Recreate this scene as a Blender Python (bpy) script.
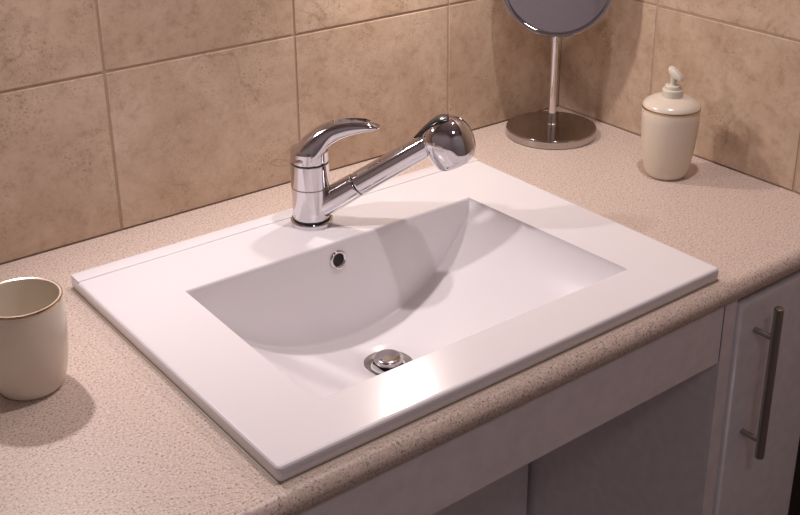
import bpy, bmesh, math, random
from mathutils import Vector, Matrix
random.seed(7)
for o in list(bpy.data.objects): bpy.data.objects.remove(o)
S = bpy.context.scene
COL = S.collection
PI = math.pi

# ------------------------------------------------------------------ camera
cd = bpy.data.cameras.new('camera'); cam = bpy.data.objects.new('camera', cd); COL.objects.link(cam)
cd.sensor_width = 36; cd.lens = 1125.736 / 800 * 36
cd.shift_x = -34.18 / 800; cd.shift_y = -89.04 / 800
cd.clip_start = 0.01
r = Vector((0.7789, -0.6272, 0.0032)); u = Vector((0.2356, 0.2973, 0.9253)); f = Vector((0.5812, 0.7199, -0.3793))
M = Matrix((r, u, -f)).transposed().to_4x4(); M.translation = Vector((-0.4012, -0.7062, 0.6256))
cam.matrix_world = M
S.camera = cam

# ------------------------------------------------------------------ world, lights, exposure
S.view_settings.view_transform = 'Standard'; S.view_settings.look = 'None'
S.view_settings.exposure = -0.32; S.view_settings.gamma = 1.0; S.view_settings.use_curve_mapping = False
w = bpy.data.worlds.new('world'); S.world = w; w.use_nodes = True
bg = w.node_tree.nodes['Background']; bg.inputs[0].default_value = (0.150, 0.118, 0.118, 1); bg.inputs[1].default_value = 1.0

def lamp(name, loc, power, color, radius, target, cone=160, blend=0.6):
    ld = bpy.data.lights.new(name, 'SPOT'); ld.energy = power; ld.color = color
    ld.shadow_soft_size = radius; ld.spot_size = math.radians(cone); ld.spot_blend = blend
    o = bpy.data.objects.new(name, ld); COL.objects.link(o); o.location = loc
    o.rotation_euler = (Vector(target) - Vector(loc)).to_track_quat('-Z', 'Y').to_euler()
    return o
# two halogen spots on the back wall just above the frame, and the ceiling lamp
WARM = (1.0, 0.895, 0.90)
lamp('lamp_left', (-0.06, 0.51, 0.50), 10.5, WARM, 0.011, (0.20, 0.12, 0.0), 118, 1.0)
lamp('lamp_right', (0.525, 0.50, 0.44), 5.4, (1.0, 0.87, 0.80), 0.015, (0.55, 0.22, 0.0), 168, 0.8)
lamp('lamp_ceiling', (0.50, 0.05, 1.49), 39.0, WARM, 0.022, (0.50, 0.05, 0.0), 170, 0.5)
lamp('lamp_fill', (-0.35, -1.25, 1.48), 14.0, (1.0, 0.90, 0.93), 0.12, (-0.35, -1.25, 0.0), 175, 0.5)  # added soft fill to brighten the cabinet front, not a known lamp

# ------------------------------------------------------------------ materials
def mat(name, color, rough=0.5, metal=0.0, spec=0.5, coat=0.0):
    m = bpy.data.materials.new(name); m.use_nodes = True
    b = m.node_tree.nodes['Principled BSDF']
    b.inputs['Base Color'].default_value = (*color, 1); b.inputs['Roughness'].default_value = rough
    b.inputs['Metallic'].default_value = metal; b.inputs['Specular IOR Level'].default_value = spec
    b.inputs['Coat Weight'].default_value = coat; b.inputs['Coat Roughness'].default_value = 0.05
    return m
class NT:
    def __init__(s, m): s.t = m.node_tree; s.b = s.t.nodes['Principled BSDF']
    def n(s, kind, **kw):
        x = s.t.nodes.new(kind)
        for k, v in kw.items():
            if k.startswith('_'): x.inputs[k[1:]].default_value = v
            else: setattr(x, k, v)
        return x
    def l(s, a, b): s.t.links.new(a, b)
    def ramp(s, src, stops):
        x = s.t.nodes.new('ShaderNodeValToRGB'); e = x.color_ramp.elements
        while len(e) < len(stops): e.new(0.5)
        for i, (p, c) in enumerate(stops): e[i].position = p; e[i].color = (*c, 1) if len(c) == 3 else c
        s.l(src, x.inputs[0]); return x.outputs[0]
    def mix(s, fac, a, b, mode='MIX'):
        x = s.t.nodes.new('ShaderNodeMix'); x.data_type = 'RGBA'; x.blend_type = mode
        for sock, v in ((x.inputs[0], fac), (x.inputs[6], a), (x.inputs[7], b)):
            if hasattr(v, 'links'): s.l(v, sock)
            else: sock.default_value = v if not isinstance(v, tuple) else (*v, 1)
        return x.outputs[2]

def tile_material():
    m = mat('stone_look_tile', (0.4, 0.3, 0.22), 0.38); t = NT(m)
    g = t.n('ShaderNodeTexCoord'); oi = t.n('ShaderNodeObjectInfo')
    sc = t.n('ShaderNodeVectorMath', operation='SCALE'); sc.inputs[0].default_value = (37.0, 17.0, 53.0); t.l(oi.outputs['Random'], sc.inputs['Scale'])
    ad = t.n('ShaderNodeVectorMath', operation='ADD'); t.l(g.outputs['Object'], ad.inputs[0]); t.l(sc.outputs[0], ad.inputs[1])
    v = ad.outputs[0]
    n1 = t.n('ShaderNodeTexNoise', _Scale=9.0, _Detail=6.0, _Roughness=0.62, _Distortion=0.8); t.l(v, n1.inputs['Vector'])
    n2 = t.n('ShaderNodeTexNoise', _Scale=60.0, _Detail=8.0, _Roughness=0.75); t.l(v, n2.inputs['Vector'])
    n3 = t.n('ShaderNodeTexNoise', _Scale=330.0, _Detail=4.0, _Roughness=0.6); t.l(v, n3.inputs['Vector'])
    n4 = t.n('ShaderNodeTexNoise', _Scale=14.0, _Detail=3.0); t.l(v, n4.inputs['Vector'])
    c1 = t.ramp(n1.outputs[0], [(0.30, (0.43, 0.305, 0.215)), (0.47, (0.50, 0.37, 0.27)), (0.62, (0.56, 0.43, 0.325)), (0.75, (0.49, 0.36, 0.26))])
    c2 = t.ramp(n2.outputs[0], [(0.34, (0.86, 0.83, 0.80)), (0.50, (1.06, 1.06, 1.06)), (0.68, (1.16, 1.165, 1.17))])
    c = t.mix(1.0, c1, c2, 'MULTIPLY')
    # clusters of dark pits where the coarse cloud allows them
    pit = t.ramp(n3.outputs[0], [(0.34, (0.85, 0.85, 0.85)), (0.44, (0, 0, 0))])
    msk = t.ramp(n4.outputs[0], [(0.46, (0, 0, 0)), (0.66, (1, 1, 1))])
    pm = t.mix(1.0, pit, msk, 'MULTIPLY')
    c = t.mix(pm, c, (0.24, 0.155, 0.105))
    # thin veins
    wv = t.n('ShaderNodeTexNoise', _Scale=3.2, _Detail=4.0, _Roughness=0.55, _Distortion=0.4); t.l(v, wv.inputs['Vector'])
    vein = t.ramp(wv.outputs[0], [(0.493, (0, 0, 0)), (0.5, (0.45, 0.45, 0.45)), (0.507, (0, 0, 0))])
    vm = t.mix(1.0, vein, msk, 'MULTIPLY')
    c = t.mix(vm, c, (0.25, 0.16, 0.105))
    t.l(c, t.b.inputs['Base Color'])
    bp = t.n('ShaderNodeBump', _Strength=0.10, _Distance=0.001); t.l(n2.outputs[0], bp.inputs['Height']); t.l(bp.outputs[0], t.b.inputs['Normal'])
    return m
def counter_material():
    m = mat('speckled_laminate', (0.6, 0.5, 0.42), 0.42); t = NT(m)
    g = t.n('ShaderNodeTexCoord'); v = g.outputs['Object']
    n1 = t.n('ShaderNodeTexNoise', _Scale=420.0, _Detail=2.0, _Roughness=0.6); t.l(v, n1.inputs['Vector'])
    n2 = t.n('ShaderNodeTexNoise', _Scale=400.0, _Detail=1.0, _Roughness=0.5); t.l(v, n2.inputs['Vector'])
    n3 = t.n('ShaderNodeTexNoise', _Scale=8.0, _Detail=3.0); t.l(v, n3.inputs['Vector'])
    c = t.ramp(n1.outputs[0], [(0.30, (0.40, 0.31, 0.265)), (0.45, (0.595, 0.485, 0.42)), (0.55, (0.64, 0.525, 0.46)), (0.68, (0.74, 0.645, 0.58))])
    d = t.ramp(n2.outputs[0], [(0.32, (1, 1, 1)), (0.37, (0, 0, 0))])
    c = t.mix(d, c, (0.25, 0.172, 0.138))
    t.l(c, t.b.inputs['Base Color'])
    return m
def grainy(name, color, rough, spec=0.5):
    m = mat(name, color, rough, 0, spec); t = NT(m)
    g = t.n('ShaderNodeTexCoord'); n = t.n('ShaderNodeTexNoise', _Scale=60.0, _Detail=4.0); t.l(g.outputs['Object'], n.inputs['Vector'])
    c = t.ramp(n.outputs[0], [(0.3, tuple(x * 0.94 for x in color)), (0.7, tuple(min(1, x * 1.04) for x in color))])
    t.l(c, t.b.inputs['Base Color']); return m
TILE = tile_material(); COUNTER = counter_material()
GROUT = grainy('grout', (0.46, 0.34, 0.25), 0.85)
CERAMIC = mat('white_ceramic', (0.78, 0.755, 0.78), 0.22, spec=0.4)
CREAM = mat('cream_porcelain', (0.69, 0.615, 0.515), 0.22)
CREAMP = mat('cream_plastic', (0.66, 0.62, 0.53), 0.3)
GOLD = mat('gold_band', (0.62, 0.43, 0.22), 0.22, 1.0)
CHROME = mat('chrome', (0.68, 0.66, 0.68), 0.05, 1.0)
STEEL = mat('brushed_steel', (0.42, 0.40, 0.38), 0.28, 1.0)
PLUG = mat('worn_chrome', (0.55, 0.52, 0.53), 0.22, 1.0)
BASEM = mat('polished_grey_metal', (0.50, 0.47, 0.45), 0.14, 1.0)
GLASSM = mat('mirror_glass', (0.86, 0.84, 0.88), 0.03, 1.0)
BLACK = mat('black_plastic', (0.012, 0.011, 0.012), 0.25)
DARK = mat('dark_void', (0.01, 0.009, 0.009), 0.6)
SEAL = grainy('aged_silicone', (0.34, 0.28, 0.21), 0.5)
LACQ = grainy('white_lacquer', (0.80, 0.78, 0.83), 0.2)
PANEL = grainy('grey_white_panel', (0.84, 0.79, 0.81), 0.4)
PLASTER = grainy('backing_plaster', (0.5, 0.42, 0.36), 0.9)
WALLM = grainy('pale_plaster', (0.62, 0.58, 0.62), 0.8)
FLOORM = grainy('floor_stone', (0.16, 0.13, 0.12), 0.5)

# ------------------------------------------------------------------ mesh helpers
def link(name, me, m=None, parent=None, smooth=None, loc=None):
    o = bpy.data.objects.new(name, me); COL.objects.link(o)
    if m: me.materials.clear(); me.materials.append(m)
    if parent: o.parent = parent
    if loc: o.location = loc
    if smooth is not None:
        for p in me.polygons: p.use_smooth = True
        me.set_sharp_from_angle(angle=math.radians(smooth))
    return o
def bm_obj(name, bm, m, parent=None, smooth=None, loc=None):
    bmesh.ops.recalc_face_normals(bm, faces=bm.faces)
    me = bpy.data.meshes.new(name); bm.to_mesh(me); bm.free()
    return link(name, me, m, parent, smooth, loc)
def box_bm(lo, hi, bev=0.0, seg=2, bm=None):
    b2 = bmesh.new()
    g = bmesh.ops.create_cube(b2, size=1)
    for v in g['verts']:
        v.co = Vector(((lo[i] + hi[i]) / 2 + v.co[i] * (hi[i] - lo[i]) for i in range(3)))
    if bev: bmesh.ops.bevel(b2, geom=list(b2.edges), offset=bev, segments=seg, affect='EDGES', profile=0.5)
    if bm is None: return b2
    me = bpy.data.meshes.new('tmp'); b2.to_mesh(me); b2.free(); bm.from_mesh(me); bpy.data.meshes.remove(me); return bm
def loft_bm(rings, caps=True, closed=False, bm=None):
    bm = bm or bmesh.new()
    R = [[bm.verts.new(p) for p in ring] for ring in rings]; n = len(rings[0])
    pairs = list(zip(R, R[1:])) + ([(R[-1], R[0])] if closed else [])
    for a, b in pairs:
        for i in range(n):
            j = (i + 1) % n
            try: bm.faces.new((a[i], a[j], b[j], b[i]))
            except ValueError: pass
    if caps and not closed:
        bm.faces.new(R[0][::-1]); bm.faces.new(R[-1])
    return bm
def lathe_bm(prof, seg=48, frame=None, bm=None, closed=False, tight=False):
    """prof: list of (radius, height); frame: 4x4 matrix placing the axis"""
    rings = []
    if tight:                                   # support rings so that straight runs keep straight reflections
        p2 = [prof[0]]
        for (r0, z0), (r1, z1) in zip(prof, prof[1:]):
            d = math.hypot(r1 - r0, z1 - z0)
            if d > 0.003:
                for t in (0.0004 / d, 1 - 0.0004 / d): p2.append((r0 + (r1 - r0) * t, z0 + (z1 - z0) * t))
            p2.append((r1, z1))
        prof = p2
    for rr, z in prof:
        rr = max(rr, 1e-5)
        ring = [Vector((rr * math.cos(2 * PI * i / seg), rr * math.sin(2 * PI * i / seg), z)) for i in range(seg)]
        if frame: ring = [frame @ p for p in ring]
        rings.append(ring)
    bm = loft_bm(rings, caps=not closed, closed=closed, bm=bm)
    bmesh.ops.remove_doubles(bm, verts=bm.verts, dist=2e-5)
    return bm
def axis_frame(p, d, up=(0, 0, 1)):
    z = Vector(d).normalized(); x = Vector(up).cross(z)
    if x.length < 1e-4: x = Vector((1, 0, 0))
    x.normalize(); y = z.cross(x)
    m = Matrix((x, y, z)).transposed().to_4x4(); m.translation = Vector(p); return m
def interp(tab, x):
    """smooth (Catmull-Rom like) interpolation in a table [(x, a, b, ...)]"""
    if x <= tab[0][0]: return tab[0][1:]
    if x >= tab[-1][0]: return tab[-1][1:]
    for i in range(len(tab) - 1):
        if tab[i][0] <= x <= tab[i + 1][0]: break
    x0, x1 = tab[i][0], tab[i + 1][0]; t = (x - x0) / (x1 - x0); out = []
    for k in range(1, len(tab[0])):
        y0, y1 = tab[i][k], tab[i + 1][k]
        def slope(j):
            if j <= 0: return (tab[1][k] - tab[0][k]) / (tab[1][0] - tab[0][0])
            if j >= len(tab) - 1: return (tab[-1][k] - tab[-2][k]) / (tab[-1][0] - tab[-2][0])
            a = (tab[j][k] - tab[j - 1][k]) / (tab[j][0] - tab[j - 1][0]); b = (tab[j + 1][k] - tab[j][k]) / (tab[j + 1][0] - tab[j][0])
            return 0.0 if a * b <= 0 else 2 * a * b / (a + b)
        h = x1 - x0; m0, m1 = slope(i) * h, slope(i + 1) * h
        out.append(y0 * (2*t**3 - 3*t**2 + 1) + m0 * (t**3 - 2*t**2 + t) + y1 * (-2*t**3 + 3*t**2) + m1 * (t**3 - t**2))
    return out
def sgnpow(c, e): return math.copysign(abs(c) ** e, c)
def thing(name, label, cat, loc=(0, 0, 0), group=None):
    o = bpy.data.objects.new(name, None); COL.objects.link(o); o.location = loc; o.empty_display_size = 0.02
    o['label'] = label; o['category'] = cat
    if group: o['group'] = group
    return o
def struct(o, label, cat='structure'):
    o['kind'] = 'structure'; o['label'] = label; o['category'] = cat; return o

# ------------------------------------------------------------------ the setting
XW, YW = 0.8971, 0.5678           # right wall and back wall tile faces
ZG = 0.2124; GX0 = 0.1107; TW = 0.2719; GAP = 0.0036
TT = 0.007                        # tile thickness
ZB = -0.85
o = bm_obj('floor', box_bm((-1.5, -2.0, ZB - 0.1), (XW + 0.15, YW + 0.15, ZB)), FLOORM); struct(o, 'dark stone floor below the counter', 'floor')
wb = bm_obj('wall_back', box_bm((-1.5, YW + 0.0012, ZB), (XW + 0.15, YW + 0.15, 1.55)), GROUT); struct(wb, 'beige tiled wall running behind the basin', 'wall')
wr = bm_obj('wall_right', box_bm((XW + 0.0012, -1.9, ZB), (XW + 0.15, YW + 0.0012, 1.55)), GROUT); struct(wr, 'beige tiled wall beside the soap dispenser', 'wall')
o = bm_obj('wall_left', box_bm((-1.5, -1.9, ZB), (-1.4, YW, 1.55)), WALLM); struct(o, 'plain pale wall on the left side of the room', 'wall')
o = bm_obj('wall_front', box_bm((-1.5, -2.0, ZB), (XW + 0.15, -1.9, 1.55)), WALLM); struct(o, 'plain pale wall behind the camera', 'wall')
o = bm_obj('ceiling', box_bm((-1.5, -2.0, 1.55), (XW + 0.15, YW + 0.15, 1.65)), WALLM); struct(o, 'plain white ceiling', 'ceiling')
cache = {}
def tile(parent, lo, hi, axis):
    c = Vector(((lo[0] + hi[0]) / 2, (lo[1] + hi[1]) / 2, (lo[2] + hi[2]) / 2)); s = tuple(round(hi[i] - lo[i], 4) for i in range(3))
    if (s, axis) not in cache:
        bm = box_bm([-x / 2 for x in s], [x / 2 for x in s], 0.0009, 2)
        bmesh.ops.recalc_face_normals(bm, faces=bm.faces)
        me = bpy.data.meshes.new('tile'); bm.to_mesh(me); bm.free(); me.materials.append(TILE); cache[(s, axis)] = me
    o = bpy.data.objects.new('tile', cache[(s, axis)]); COL.objects.link(o); o.parent = parent; o.location = c
    o.location += Vector([random.uniform(-0.0003, 0.0003) if i == axis else 0 for i in range(3)])
    return o
rows = [(0.0015, ZG - GAP / 2), (ZG + GAP / 2, ZG + 0.2719 - GAP / 2), (ZG + 0.2719 + GAP / 2, ZG + 0.5438 - GAP / 2)]
edges = [GX0 + k * TW for k in range(-3, 3)] + [XW]
for z0, z1 in rows:
    for a, b in zip(edges, edges[1:]):
        tile(wb, (a + GAP / 2, YW, z0), (b - (GAP / 2 if b < XW else 0.0005), YW + TT, z1), 1)
edges = [YW - 0.0015, 0.3705, 0.1027, -0.1652, -0.433]
for z0, z1 in rows:
    for a, b in zip(edges, edges[1:]):
        tile(wr, (XW, b + GAP / 2, z0), (XW + TT, a - (GAP / 2 if a < 0.5 else 0), z1), 0)

# ------------------------------------------------------------------ countertop
TS = 0.017                         # height of the basin deck over the counter
X0S, W, D = -0.0030, 0.6030, 0.4574      # left edge, right edge and depth of the basin deck
CT = 0.027                         # counter thickness
CX0, CX1 = -0.75, XW - 0.001
HX0, HX1, HY0, HY1 = 0.045, 0.555, 0.030, 0.395      # cut-out that the bowl hangs through
prof = [(HY0, 0.0), (-0.0050, 0.0), (-0.006, 0.0)]
for i in range(1, 11):
    a = i / 10 * PI * 0.5; prof.append((-0.006 - 0.014 * math.sin(a), -0.014 + 0.014 * math.cos(a)))
prof += [(-0.0195, -0.019), (-0.0175, -0.0235), (-0.0135, -CT), (HY0, -CT)]
bm = loft_bm([[Vector((x, y, z)) for y, z in prof] for x in (CX0, CX1)])
for lo, hi in (((CX0, HY0, -CT), (HX0, YW - 0.001, 0)), ((HX1, HY0, -CT), (CX1, YW - 0.001, 0)), ((HX0, HY1, -CT), (HX1, YW - 0.001, 0))):
    box_bm(lo, hi, bm=bm)
ct = bm_obj('countertop', bm, COUNTER, None, 40)
ct['label'] = 'beige speckled laminate countertop with a rounded front edge'; ct['category'] = 'countertop'

# ------------------------------------------------------------------ washbasin
wash = thing('washbasin', 'white ceramic inset washbasin with a curved trough bowl', 'washbasin', (0, 0, 0))
BX0, BX1 = 0.0840, 0.5035; BY0, BY1 = 0.0655, 0.3415
XC, HW, DEP = (BX0 + BX1) / 2, (BX1 - BX0) / 2, 0.126
LEAN = 0.15
RC = (HW * HW + DEP * DEP) / (2 * DEP)
def floor_depth(x):
    q = min(1.0, abs(x - XC) / HW)
    e = math.sqrt(max(0, 1 - q * q)) * DEP
    c = math.sqrt(max(0, RC * RC - (q * HW) ** 2)) - (RC - DEP)
    return 0.45 * e + 0.55 * c
DRX, DRY = XC - 0.0005, 0.241
def bowl_rows(x):
    d = floor_depth(x); rows = []
    fl = min(0.0045, d * 0.45); rim = min(0.0022, d * 0.3)
    def wall(yr, sgn):
        pts = [(yr, TS), (yr + sgn * rim * 0.35, TS - rim * 0.15), (yr + sgn * rim * 0.8, TS - rim * 0.7)]
        for k in range(0, 9):
            dd = rim * 1.6 + (d - fl - rim * 1.6) * k / 8
            pts.append((yr + sgn * (rim + LEAN * dd), TS - dd))
        yb = yr + sgn * (rim + LEAN * (d - fl))
        for k in range(1, 5):
            a = k / 4 * PI / 2
            pts.append((yb + sgn * fl * (1 - math.cos(a)), TS - (d - fl) - fl * math.sin(a)))
        return pts
    back = wall(BY1, -1); front = wall(BY0, 1)
    mid = []
    y0, y1 = back[-1][0], front[-1][0]
    for k in range(1, 40):
        mid.append((y0 + (y1 - y0) * k / 40, TS - d))
    return back + mid + front[::-1]
NX = 121
xs = [XC - HW * math.cos(PI * i / (NX - 1)) for i in range(NX)]
bm = bmesh.new(); grid = []
for x in xs:
    col = []
    for y, z in bowl_rows(x):
        # shallow dish round the drain
        q = math.hypot(x - DRX, y - DRY)
        if z < -0.06 and q < 0.044: z -= 0.0045 * (0.5 + 0.5 * math.cos(PI * min(1, max(0, (q - 0.024) / 0.020))))
        col.append(bm.verts.new((XC + (x - XC) * (1 + 0.036 * (BY1 - y) / (BY1 - BY0)) + 0.003 * (BY1 - y) / (BY1 - BY0), y, z)))
    grid.append(col)
NR = len(grid[0])
for i in range(NX - 1):
    for j in range(NR - 1):
        bm.faces.new((grid[i][j], grid[i + 1][j], grid[i + 1][j + 1], grid[i][j + 1]))
# deck: rounded rectangle loops
def rrect(inset, z, rad=0.006, n=5):
    pts = []; rad = max(rad - inset, 0.001)
    for cx, cy, a0 in ((W - inset - rad, D - inset - rad, 0), (X0S + inset + rad, D - inset - rad, PI / 2), (X0S + inset + rad, inset + rad, PI), (W - inset - rad, inset + rad, 1.5 * PI)):
        for k in range(n): a = a0 + k / (n - 1) * PI / 2; pts.append((cx + rad * math.cos(a), cy + rad * math.sin(a), z))
    return pts
loops = [rrect(0.0045, TS), rrect(0.0020, TS - 0.0006), rrect(0.0006, TS - 0.0020), rrect(0.0, TS - 0.0045), rrect(0.0002, 0.0055), rrect(0.0015, 0.001)]
LV = [[bm.verts.new(p) for p in lp] for lp in loops]; n = len(LV[0])
for a, b in zip(LV, LV[1:]):
    for i in range(n): bm.faces.new((a[i], b[i], b[(i + 1) % n], a[(i + 1) % n]))
top = LV[0]; mids = [2, 7, 12, 17]   # BR, BL, FL, FR
back_edge = [grid[i][0] for i in range(NX)]; front_edge = [grid[i][-1] for i in range(NX)]
left_edge = [grid[0][j] for j in range(NR)]; right_edge = [grid[-1][j] for j in range(NR)]
bm.faces.new(top[2:8] + back_edge)
bm.faces.new(top[7:13] + left_edge[::-1])
bm.faces.new(top[12:18] + front_edge[::-1])
bm.faces.new(top[17:20] + top[0:3] + right_edge)
bmesh.ops.remove_doubles(bm, verts=bm.verts, dist=1e-5)
basin = bm_obj('basin', bm, CERAMIC, wash, 28)
for p in basin.data.polygons:
    if len(p.vertices) > 8: p.use_smooth = False
basin['label'] = 'white ceramic deck and bowl'
lip = bm_obj('back_lip', box_bm((X0S + 0.0008, D - 0.024, TS - 0.002), (W - 0.0008, D - 0.0012, TS + 0.0014), 0.0013, 3), CERAMIC, wash, 40)
bm = loft_bm([[Vector((p[0] + (p[0] - W / 2) * s / W, p[1] + (p[1] - D / 2) * s / D, z)) for p in rrect(0.0, 0)] for s, z in ((-0.006, 0.0001), (0.0030, 0.0001), (0.0010, 0.0006), (-0.002, 0.0014), (-0.006, 0.0014))], caps=False, closed=True)
bm_obj('sealant', bm, SEAL, wash, 50)['label'] = 'yellowed silicone seal'
# overflow
wn = Vector((0, -1, LEAN)).normalized()
fr = axis_frame((0.2880, BY1 - 0.0022 - LEAN * 0.0235 + 0.0006, TS - 0.0235), wn)
ov = bm_obj('overflow_ring', lathe_bm([(0.0075, 0.0004), (0.0088, 0.0030), (0.0102, 0.0036), (0.0116, 0.0030), (0.0124, 0.0012), (0.0126, -0.0010), (0.0075, -0.0010)], 40, fr, closed=True), CHROME, wash, 60)
bm_obj('overflow_hole', lathe_bm([(0.0080, -0.0008), (0.0080, 0.0006), (0.0001, 0.0006)], 32, fr), DARK, ov, 30)['label'] = 'dark overflow opening'  # no hole is cut: dark disc colours in the shade inside
# drain
ZF = TS - DEP - 0.0045
dr = bm_obj('drain_ring', lathe_bm([(0.0195, ZF - 0.003), (0.0205, ZF + 0.0002), (0.0225, ZF + 0.0012), (0.0290, ZF + 0.0024), (0.0312, ZF + 0.0020), (0.0315, ZF - 0.001), (0.0300, ZF - 0.004), (0.0195, ZF - 0.004)], 48, closed=True), STEEL, wash, 45, (DRX, DRY, 0))
bm_obj('drain_hole', lathe_bm([(0.0200, ZF - 0.003), (0.0200, ZF + 0.0004), (0.0001, ZF + 0.0004)], 40), DARK, dr, 30)['label'] = 'dark drain opening'  # capped dark disc, its colour stands for the shade down the drain
bm_obj('plug_stem', lathe_bm([(0.0080, ZF), (0.0080, ZF + 0.0070)], 24), BLACK, dr, 30)['label'] = 'dark plug stem'
pl = [(0.0060, ZF + 0.0062), (0.0150, ZF + 0.0062), (0.0178, ZF + 0.0072), (0.0184, ZF + 0.0088), (0.0178, ZF + 0.0112), (0.0155, ZF + 0.0132), (0.0120, ZF + 0.0146), (0.0112, ZF + 0.0146), (0.0060, ZF + 0.0156), (0.0, ZF + 0.0158)]
bm_obj('drain_plug', lathe_bm(pl, 48), PLUG, dr, 40)['label'] = 'polished domed metal plug'

# ------------------------------------------------------------------ faucet
FB = Vector((0.296, 0.405, TS))
fa = thing('mixer_tap', 'chrome single-lever mixer tap with pull-out spray arm', 'tap', FB)
PH = math.radians(45); AD = Vector((math.cos(PH), -math.sin(PH), 0)); SD = Vector((-AD.y, AD.x, 0)); UP = Vector((0, 0, 1))
def fp(rr, z, b=0.0): return AD * rr + SD * b + UP * (z - TS)          # tap-plane coordinates to tap-local
bm_obj('base_ring', lathe_bm([(0.0240, 0.0), (0.0268, 0.0), (0.0272, 0.0015), (0.0272, 0.0055), (0.0262, 0.0070), (0.0240, 0.0074), (0.0225, 0.0074)], 64, tight=True), CHROME, fa, 35)
bm_obj('base_gasket', lathe_bm([(0.0228, 0.0072), (0.0240, 0.0074), (0.0240, 0.0092), (0.0228, 0.0094)], 64), BLACK, fa, 30)
bm_obj('body', lathe_bm([(0.0222, 0.0090), (0.0236, 0.0098), (0.0238, 0.0110), (0.0240, 0.0510), (0.0236, 0.0516), (0.0236, 0.0522), (0.0241, 0.0528), (0.0244, 0.0830), (0.0240, 0.0838), (0.0220, 0.0840)], 64, tight=True), CHROME, fa, 35)
bm_obj('lever_gasket', lathe_bm([(0.0215, 0.0838), (0.0232, 0.0838), (0.0232, 0.0858), (0.0215, 0.0858)], 64), BLACK, fa, 30)
# lever: stations along the tap plane: r, bottom z, top z, half width
LEV = [(-0.0246, 0.1030, 0.1050, 0.0030), (-0.0236, 0.1028, 0.1075, 0.0075), (-0.0203, 0.1027, 0.1140, 0.0136), (-0.0135, 0.1028, 0.1250, 0.0204), (-0.0042, 0.1028, 0.1348, 0.0240),
       (0.0087, 0.1062, 0.1450, 0.0228), (0.0160, 0.1122, 0.1495, 0.0200), (0.0215, 0.1182, 0.1522, 0.0178), (0.0262, 0.1238, 0.1542, 0.0162), (0.0316, 0.1275, 0.1558, 0.0150), (0.0403, 0.1330, 0.1577, 0.0138), (0.0500, 0.1374, 0.1592, 0.0130),
       (0.0590, 0.1405, 0.1598, 0.0124), (0.0709, 0.1440, 0.1590, 0.0116), (0.0790, 0.1458, 0.1570, 0.0106), (0.0850, 0.1475, 0.1548, 0.0086), (0.0895, 0.1498, 0.1524, 0.0035)]
bm_obj('lever_hub', lathe_bm([(0.0215, 0.0850), (0.0236, 0.0856), (0.0240, 0.0866), (0.0238, 0.0990), (0.0225, 0.1020), (0.0150, 0.1040)], 64, tight=True), CHROME, fa, 35)
rings = []
for k in range(65):
    rr = LEV[0][0] + (LEV[-1][0] - LEV[0][0]) * (0.5 - 0.5 * math.cos(PI * k / 64))
    zb, zt, hw = interp(LEV, rr); h = zt - zb; ring = []
    cap = min(1, max(0, (0.032 - rr) / 0.02))                            # 1 over the round body, 0 along the handle
    zc = zb + h * (0.45 - 0.40 * cap)
    for i in range(36):
        a = 2 * PI * i / 36; c, s = math.cos(a), math.sin(a)
        e = 0.9 if s > 0 else 0.8 - 0.5 * cap
        b = hw * sgnpow(c, e); z = zc + ((zt - zc) * sgnpow(s, 0.95) if s > 0 else (zc - zb) * sgnpow(s, e))
        ring.append(fp(rr, z, b))
    rings.append(ring)
lev = bm_obj('lever', loft_bm(rings), CHROME, fa, 60)
# slot through the lever, which makes it a loop
rings = []
for z in (0.110, 0.175):
    rings.append([fp(0.0545 + 0.0235 * sgnpow(math.cos(a), 0.8), z, 0.0078 * sgnpow(math.sin(a), 0.8)) for a in [2 * PI * i / 40 for i in range(40)]])
cut = bm_obj('cutter', loft_bm(rings), None, fa)
md = lev.modifiers.new('cut', 'BOOLEAN'); md.object = cut; md.solver = 'EXACT'
dg = bpy.context.evaluated_depsgraph_get(); me = bpy.data.meshes.new_from_object(lev.evaluated_get(dg)); lev.modifiers.clear(); lev.data = me
me.materials.clear(); me.materials.append(CHROME)
for p in me.polygons: p.use_smooth = True
me.set_sharp_from_angle(angle=math.radians(50))
bpy.data.objects.remove(cut)
# spray arm
A0 = fp(0.004, 0.0357); A1 = fp(0.1570, 0.1367); ax = (A1 - A0); L = ax.length; ad = ax.normalized()
fr = axis_frame(A0, ad)
s1 = L * 0.365
bm_obj('spout_socket', lathe_bm([(0.0168, 0.0), (0.0166, s1 * 0.5), (0.0158, s1 - 0.002), (0.0150, s1 - 0.0006), (0.0130, s1)], 48, fr, tight=True), CHROME, fa, 35)
bm_obj('arm_seal', lathe_bm([(0.0125, s1 - 0.001), (0.0147, s1 - 0.001), (0.0147, s1 + 0.0014), (0.0125, s1 + 0.0014)], 48, fr), BLACK, fa, 30)
arm = bm_obj('spray_arm', lathe_bm([(0.0130, s1 + 0.0010), (0.0150, s1 + 0.0014), (0.0156, s1 + 0.003), (0.0152, s1 + 0.03), (0.0147, L - 0.012), (0.0149, L - 0.006), (0.0140, L), (0.0100, L + 0.004)], 48, fr, tight=True), CHROME, fa, 35)
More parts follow.
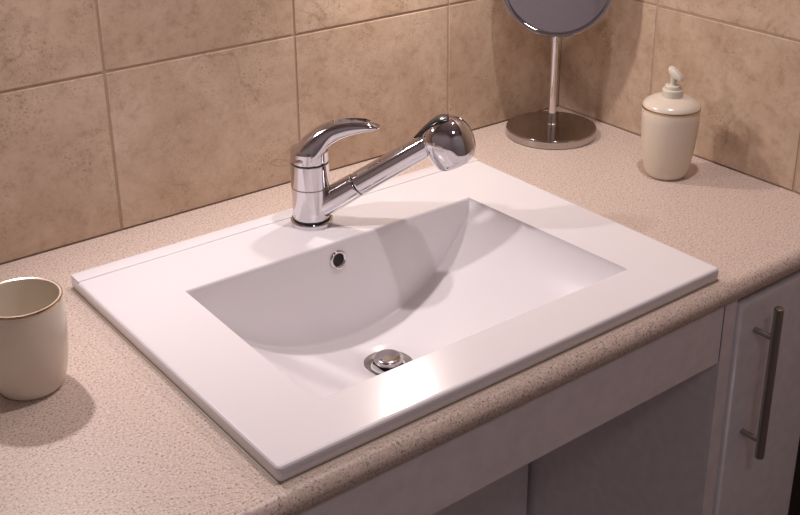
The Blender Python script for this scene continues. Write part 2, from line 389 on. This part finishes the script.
# spray head: sections perpendicular to its own tilted axis
TA = math.radians(23.9); P0 = (0.1619, 0.0973)
def hp(e1, e2, b): return fp(P0[0] + e1 * math.cos(TA) - e2 * math.sin(TA), P0[1] + e1 * math.sin(TA) + e2 * math.cos(TA), b)
HD = [(0.0, 0.0045, 0.0440, 0.0190), (0.0010, 0.0020, 0.0468, 0.0212), (0.0035, 0.0000, 0.0497, 0.0228), (0.0090, -0.0018, 0.0537, 0.0244), (0.0160, -0.0034, 0.0562, 0.0254), (0.0260, -0.0050, 0.0578, 0.0258), (0.0350, -0.0052, 0.0576, 0.0250),
      (0.0430, -0.0040, 0.0556, 0.0228), (0.0500, -0.0010, 0.0522, 0.0195), (0.0555, 0.0040, 0.0470, 0.0152), (0.0595, 0.0100, 0.0410, 0.0105), (0.0615, 0.0170, 0.0350, 0.0050)]
rings = []
for k in range(49):
    t = k / 48; e2 = HD[-1][0] * (0.5 - 0.5 * math.cos(PI * t)); a1, b1, hw = interp(HD, e2)
    rings.append([hp((a1 + b1) / 2 + (b1 - a1) / 2 * sgnpow(math.cos(a), 0.92), e2, hw * sgnpow(math.sin(a), 0.92)) for a in [2 * PI * i / 48 for i in range(48)]])
hd = bm_obj('spray_head', loft_bm(rings), CHROME, fa, 50)
rings = []
for e2, s in ((-0.0008, 0.80), (0.0004, 0.84)):
    rings.append([hp(0.0245 + 0.0205 * s * math.cos(a), e2, 0.0190 * s * math.sin(a)) for a in [2 * PI * i / 40 for i in range(40)]])
bm_obj('spray_plate', loft_bm(rings), BLACK, hd, 30)['label'] = 'dark spray plate'
BT = [(0.1310, 0.1385, 0.0020), (0.1380, 0.1468, 0.0075), (0.1451, 0.1545, 0.0112), (0.1550, 0.1632, 0.0132), (0.1646, 0.1680, 0.0136), (0.1730, 0.1684, 0.0120), (0.1797, 0.1662, 0.0085), (0.1840, 0.1635, 0.0020)]
rings = []
for k in range(33):
    t = k / 32; rr = BT[0][0] + (BT[-1][0] - BT[0][0]) * (0.5 - 0.5 * math.cos(PI * t)); z, hw = interp(BT, rr)
    z2 = interp(BT, rr + 0.001)[0]; z1 = interp(BT, rr - 0.001)[0]; tn = Vector((0.002, z2 - z1)).normalized(); nn = (-tn.y, tn.x)
    th = 0.0085 * min(1, 6 * t + 0.1, 6 * (1 - t) + 0.1)
    rings.append([fp(rr + nn[0] * th * (math.sin(a) * 0.5 - 0.5), z + nn[1] * th * (math.sin(a) * 0.5 - 0.5), hw * math.cos(a)) for a in [2 * PI * i / 20 for i in range(20)]])
bm_obj('spray_button', loft_bm(rings), BLACK, hd, 60)['label'] = 'glossy black selector button'

# ------------------------------------------------------------------ standing mirror
MB = Vector((0.7935, 0.4790, 0.0))
mi = thing('vanity_mirror', 'round standing mirror on a chrome pole with a disc foot', 'mirror', MB)
bm_obj('foot', lathe_bm([(0.0690, 0.0), (0.0712, 0.0012), (0.0716, 0.0030), (0.0716, 0.0115), (0.0705, 0.0135), (0.0680, 0.0142), (0.020, 0.0150), (0.0, 0.0150)], 96, tight=True), BASEM, mi, 35)
bm_obj('pole', lathe_bm([(0.0078, 0.0145), (0.0078, 0.0175), (0.0060, 0.0190), (0.0060, 0.1600), (0.0050, 0.1640)], 40, tight=True), CHROME, mi, 35)
MR = 0.0895; mc = Vector((0.002, 0.002, 0.161 + MR * 0.99))
mn = Vector((-0.70, -0.69, 0.20)).normalized()
fr = axis_frame(mc, mn)
bm_obj('frame', lathe_bm([(MR - 0.0085, 0.0066), (MR - 0.0050, 0.0084), (MR - 0.0015, 0.0078), (MR, 0.0060), (MR + 0.0003, 0.0), (MR, -0.0060), (MR - 0.0015, -0.0078), (MR - 0.0050, -0.0084), (MR - 0.0085, -0.0066), (MR - 0.0088, 0.0)], 96, fr, closed=True), CHROME, mi, 40)
bm_obj('mirror_glass', lathe_bm([(0.0, -0.0055), (MR - 0.0075, -0.0055), (MR - 0.0075, 0.0055), (0.0, 0.0055)], 96, fr), GLASSM, mi, 30)
bm_obj('pivot_collar', lathe_bm([(0.0060, 0.1520), (0.0072, 0.1530), (0.0072, 0.1610), (0.0060, 0.1620)], 32), CHROME, mi, 35)

# ------------------------------------------------------------------ soap dispenser
so = thing('soap_dispenser', 'cream porcelain soap dispenser with gold band and pump', 'soap dispenser', (0.8071, 0.2563, 0.0))
bm_obj('bottle', lathe_bm([(0.0, 0.0012), (0.022, 0.0012), (0.0245, 0.0), (0.0268, 0.0010), (0.0300, 0.0050), (0.0330, 0.0150), (0.0358, 0.0300), (0.0382, 0.0480), (0.0400, 0.0680), (0.0408, 0.0880), (0.0408, 0.1015), (0.0400, 0.1030), (0.0, 0.1030)], 72), CREAM, so, 40)
bm_obj('gold_band', lathe_bm([(0.0390, 0.1025), (0.0411, 0.1027), (0.0414, 0.1037), (0.0411, 0.1048), (0.0390, 0.1050)], 72, closed=True), GOLD, so, 50)
bm_obj('lid', lathe_bm([(0.0398, 0.1045), (0.0408, 0.1055), (0.0405, 0.1072), (0.0375, 0.1108), (0.0320, 0.1145), (0.0250, 0.1174), (0.0180, 0.1190), (0.0120, 0.1196), (0.0, 0.1198)], 72), CREAM, so, 45)
pu = bm_obj('pump_collar', lathe_bm([(0.0146, 0.1180), (0.0150, 0.1195), (0.0150, 0.1285), (0.0142, 0.1298), (0.0118, 0.1304), (0.0116, 0.1345), (0.0106, 0.1358), (0.0050, 0.1360)], 48, tight=True), CREAMP, so, 35)
bm_obj('pump_stem', lathe_bm([(0.0046, 0.1345), (0.0046, 0.1480), (0.0, 0.1480)], 24), CREAMP, pu, 35)
# pump head: a slanted spoon-like nozzle
nd = Vector((0.10, -0.995, 0)); ns = Vector((0.995, 0.10, 0)); rings = []
for t, z, hw, th in ((-0.0075, 0.1600, 0.0036, 0.0040), (-0.0065, 0.1618, 0.0058, 0.0090), (-0.002, 0.1608, 0.0070, 0.0135), (0.004, 0.1578, 0.0068, 0.0130), (0.009, 0.1545, 0.0060, 0.0100), (0.0125, 0.1512, 0.0050, 0.0075), (0.0142, 0.1488, 0.0040, 0.0050)):
    rings.append([nd * t + ns * hw * sgnpow(math.cos(a), 0.7) + UP * (z - th * 0.5 + th * 0.5 * sgnpow(math.sin(a), 0.7)) for a in [2 * PI * i / 20 for i in range(20)]])
bm_obj('pump_nozzle', loft_bm(rings), CREAMP, pu, 50)

# ------------------------------------------------------------------ tumbler
tu = thing('tumbler', 'cream porcelain tumbler with gold rim standing left of basin', 'tumbler', (-0.1125, 0.2865, 0.0))
outer = [(0.0, 0.0015), (0.0245, 0.0015), (0.0265, 0.0), (0.0285, 0.0008), (0.0318, 0.0045), (0.0345, 0.0120), (0.0368, 0.0230), (0.0388, 0.0380), (0.0402, 0.0540), (0.0408, 0.0700), (0.0407, 0.0850), (0.0402, 0.0980), (0.0398, 0.0994)]
inner = [(0.0388, 0.0998), (0.0376, 0.0994), (0.0372, 0.0975), (0.0378, 0.0800), (0.0372, 0.0550), (0.0352, 0.0300), (0.0310, 0.0110), (0.0250, 0.0060), (0.0, 0.0055)]
bm_obj('cup', lathe_bm(outer + inner, 80), CREAM, tu, 40)
bm_obj('gold_rim', lathe_bm([(0.0396, 0.0972), (0.0406, 0.0974), (0.0405, 0.0990), (0.0400, 0.0998), (0.0394, 0.0996)], 80, closed=True), GOLD, tu, 60)

# ------------------------------------------------------------------ furniture below
XA = 0.6075
ap = bm_obj('apron_panel', box_bm((CX0, -0.0105, -0.1085), (XA - 0.0035, 0.0075, -CT - 0.0002), 0.0008, 1), PANEL)
ap['label'] = 'grey-white apron board under the front edge of countertop'; ap['category'] = 'apron'
kb = bm_obj('back_panel', box_bm((CX0, 0.30, ZB), (XA - 0.010, 0.318, -0.16), 0.0008, 1), PANEL)
kb['label'] = 'grey board standing in the shadow under the washbasin'; kb['category'] = 'panel'
ca = thing('base_cabinet', 'white lacquered base cabinet with steel bar handle beneath countertop', 'cabinet', (XA, 0.0, ZB))
zl = lambda z: z - ZB
bm_obj('side_panel', box_bm((0.0, -0.0100, 0.0), (0.0225, 0.52, zl(-CT - 0.0002)), 0.0008, 1), PANEL, ca)
bm_obj('painted_gap_shade', box_bm((-0.0033, -0.0085, zl(-0.1080)), (-0.0001, 0.0070, zl(-CT - 0.0002))), DARK, ca)  # dark strip added to paint the shade in the gap beside the apron
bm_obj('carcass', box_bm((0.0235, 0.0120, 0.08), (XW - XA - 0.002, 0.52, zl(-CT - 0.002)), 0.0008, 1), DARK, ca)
DX0, DX1 = 0.0255, 0.2070
bm = box_bm((DX0, -0.0130, 0.10), (DX1, 0.0080, zl(-0.0390)))
es = [e for e in bm.edges if all(v.co.y < 0 for v in e.verts)]
bmesh.ops.bevel(bm, geom=es, offset=0.0085, segments=5, affect='EDGES', profile=0.6)
door = bm_obj('door', bm, LACQ, ca, 50)
door['label'] = 'glossy white door with rounded edges'
HX = 0.0600; HY = -0.0430
bm = lathe_bm([(0.0, 0.0), (0.0052, 0.0004), (0.0060, 0.0014), (0.0060, 0.2156), (0.0052, 0.2166), (0.0, 0.2170)], 32, Matrix.Translation((HX, HY, zl(-0.2575))))
for z in (-0.2335, -0.0840):
    lathe_bm([(0.0038, 0.0), (0.0038, 0.031)], 24, axis_frame((HX, -0.0128, zl(z)), (0, -1, 0)), bm=bm)
bm_obj('bar_handle', bm, STEEL, door, 35)['label'] = 'brushed steel bar handle'
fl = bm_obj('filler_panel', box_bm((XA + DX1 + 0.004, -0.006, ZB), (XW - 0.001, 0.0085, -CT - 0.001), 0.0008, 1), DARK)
fl['label'] = 'dark filler strip between the cabinet and tiled wall'; fl['category'] = 'panel'
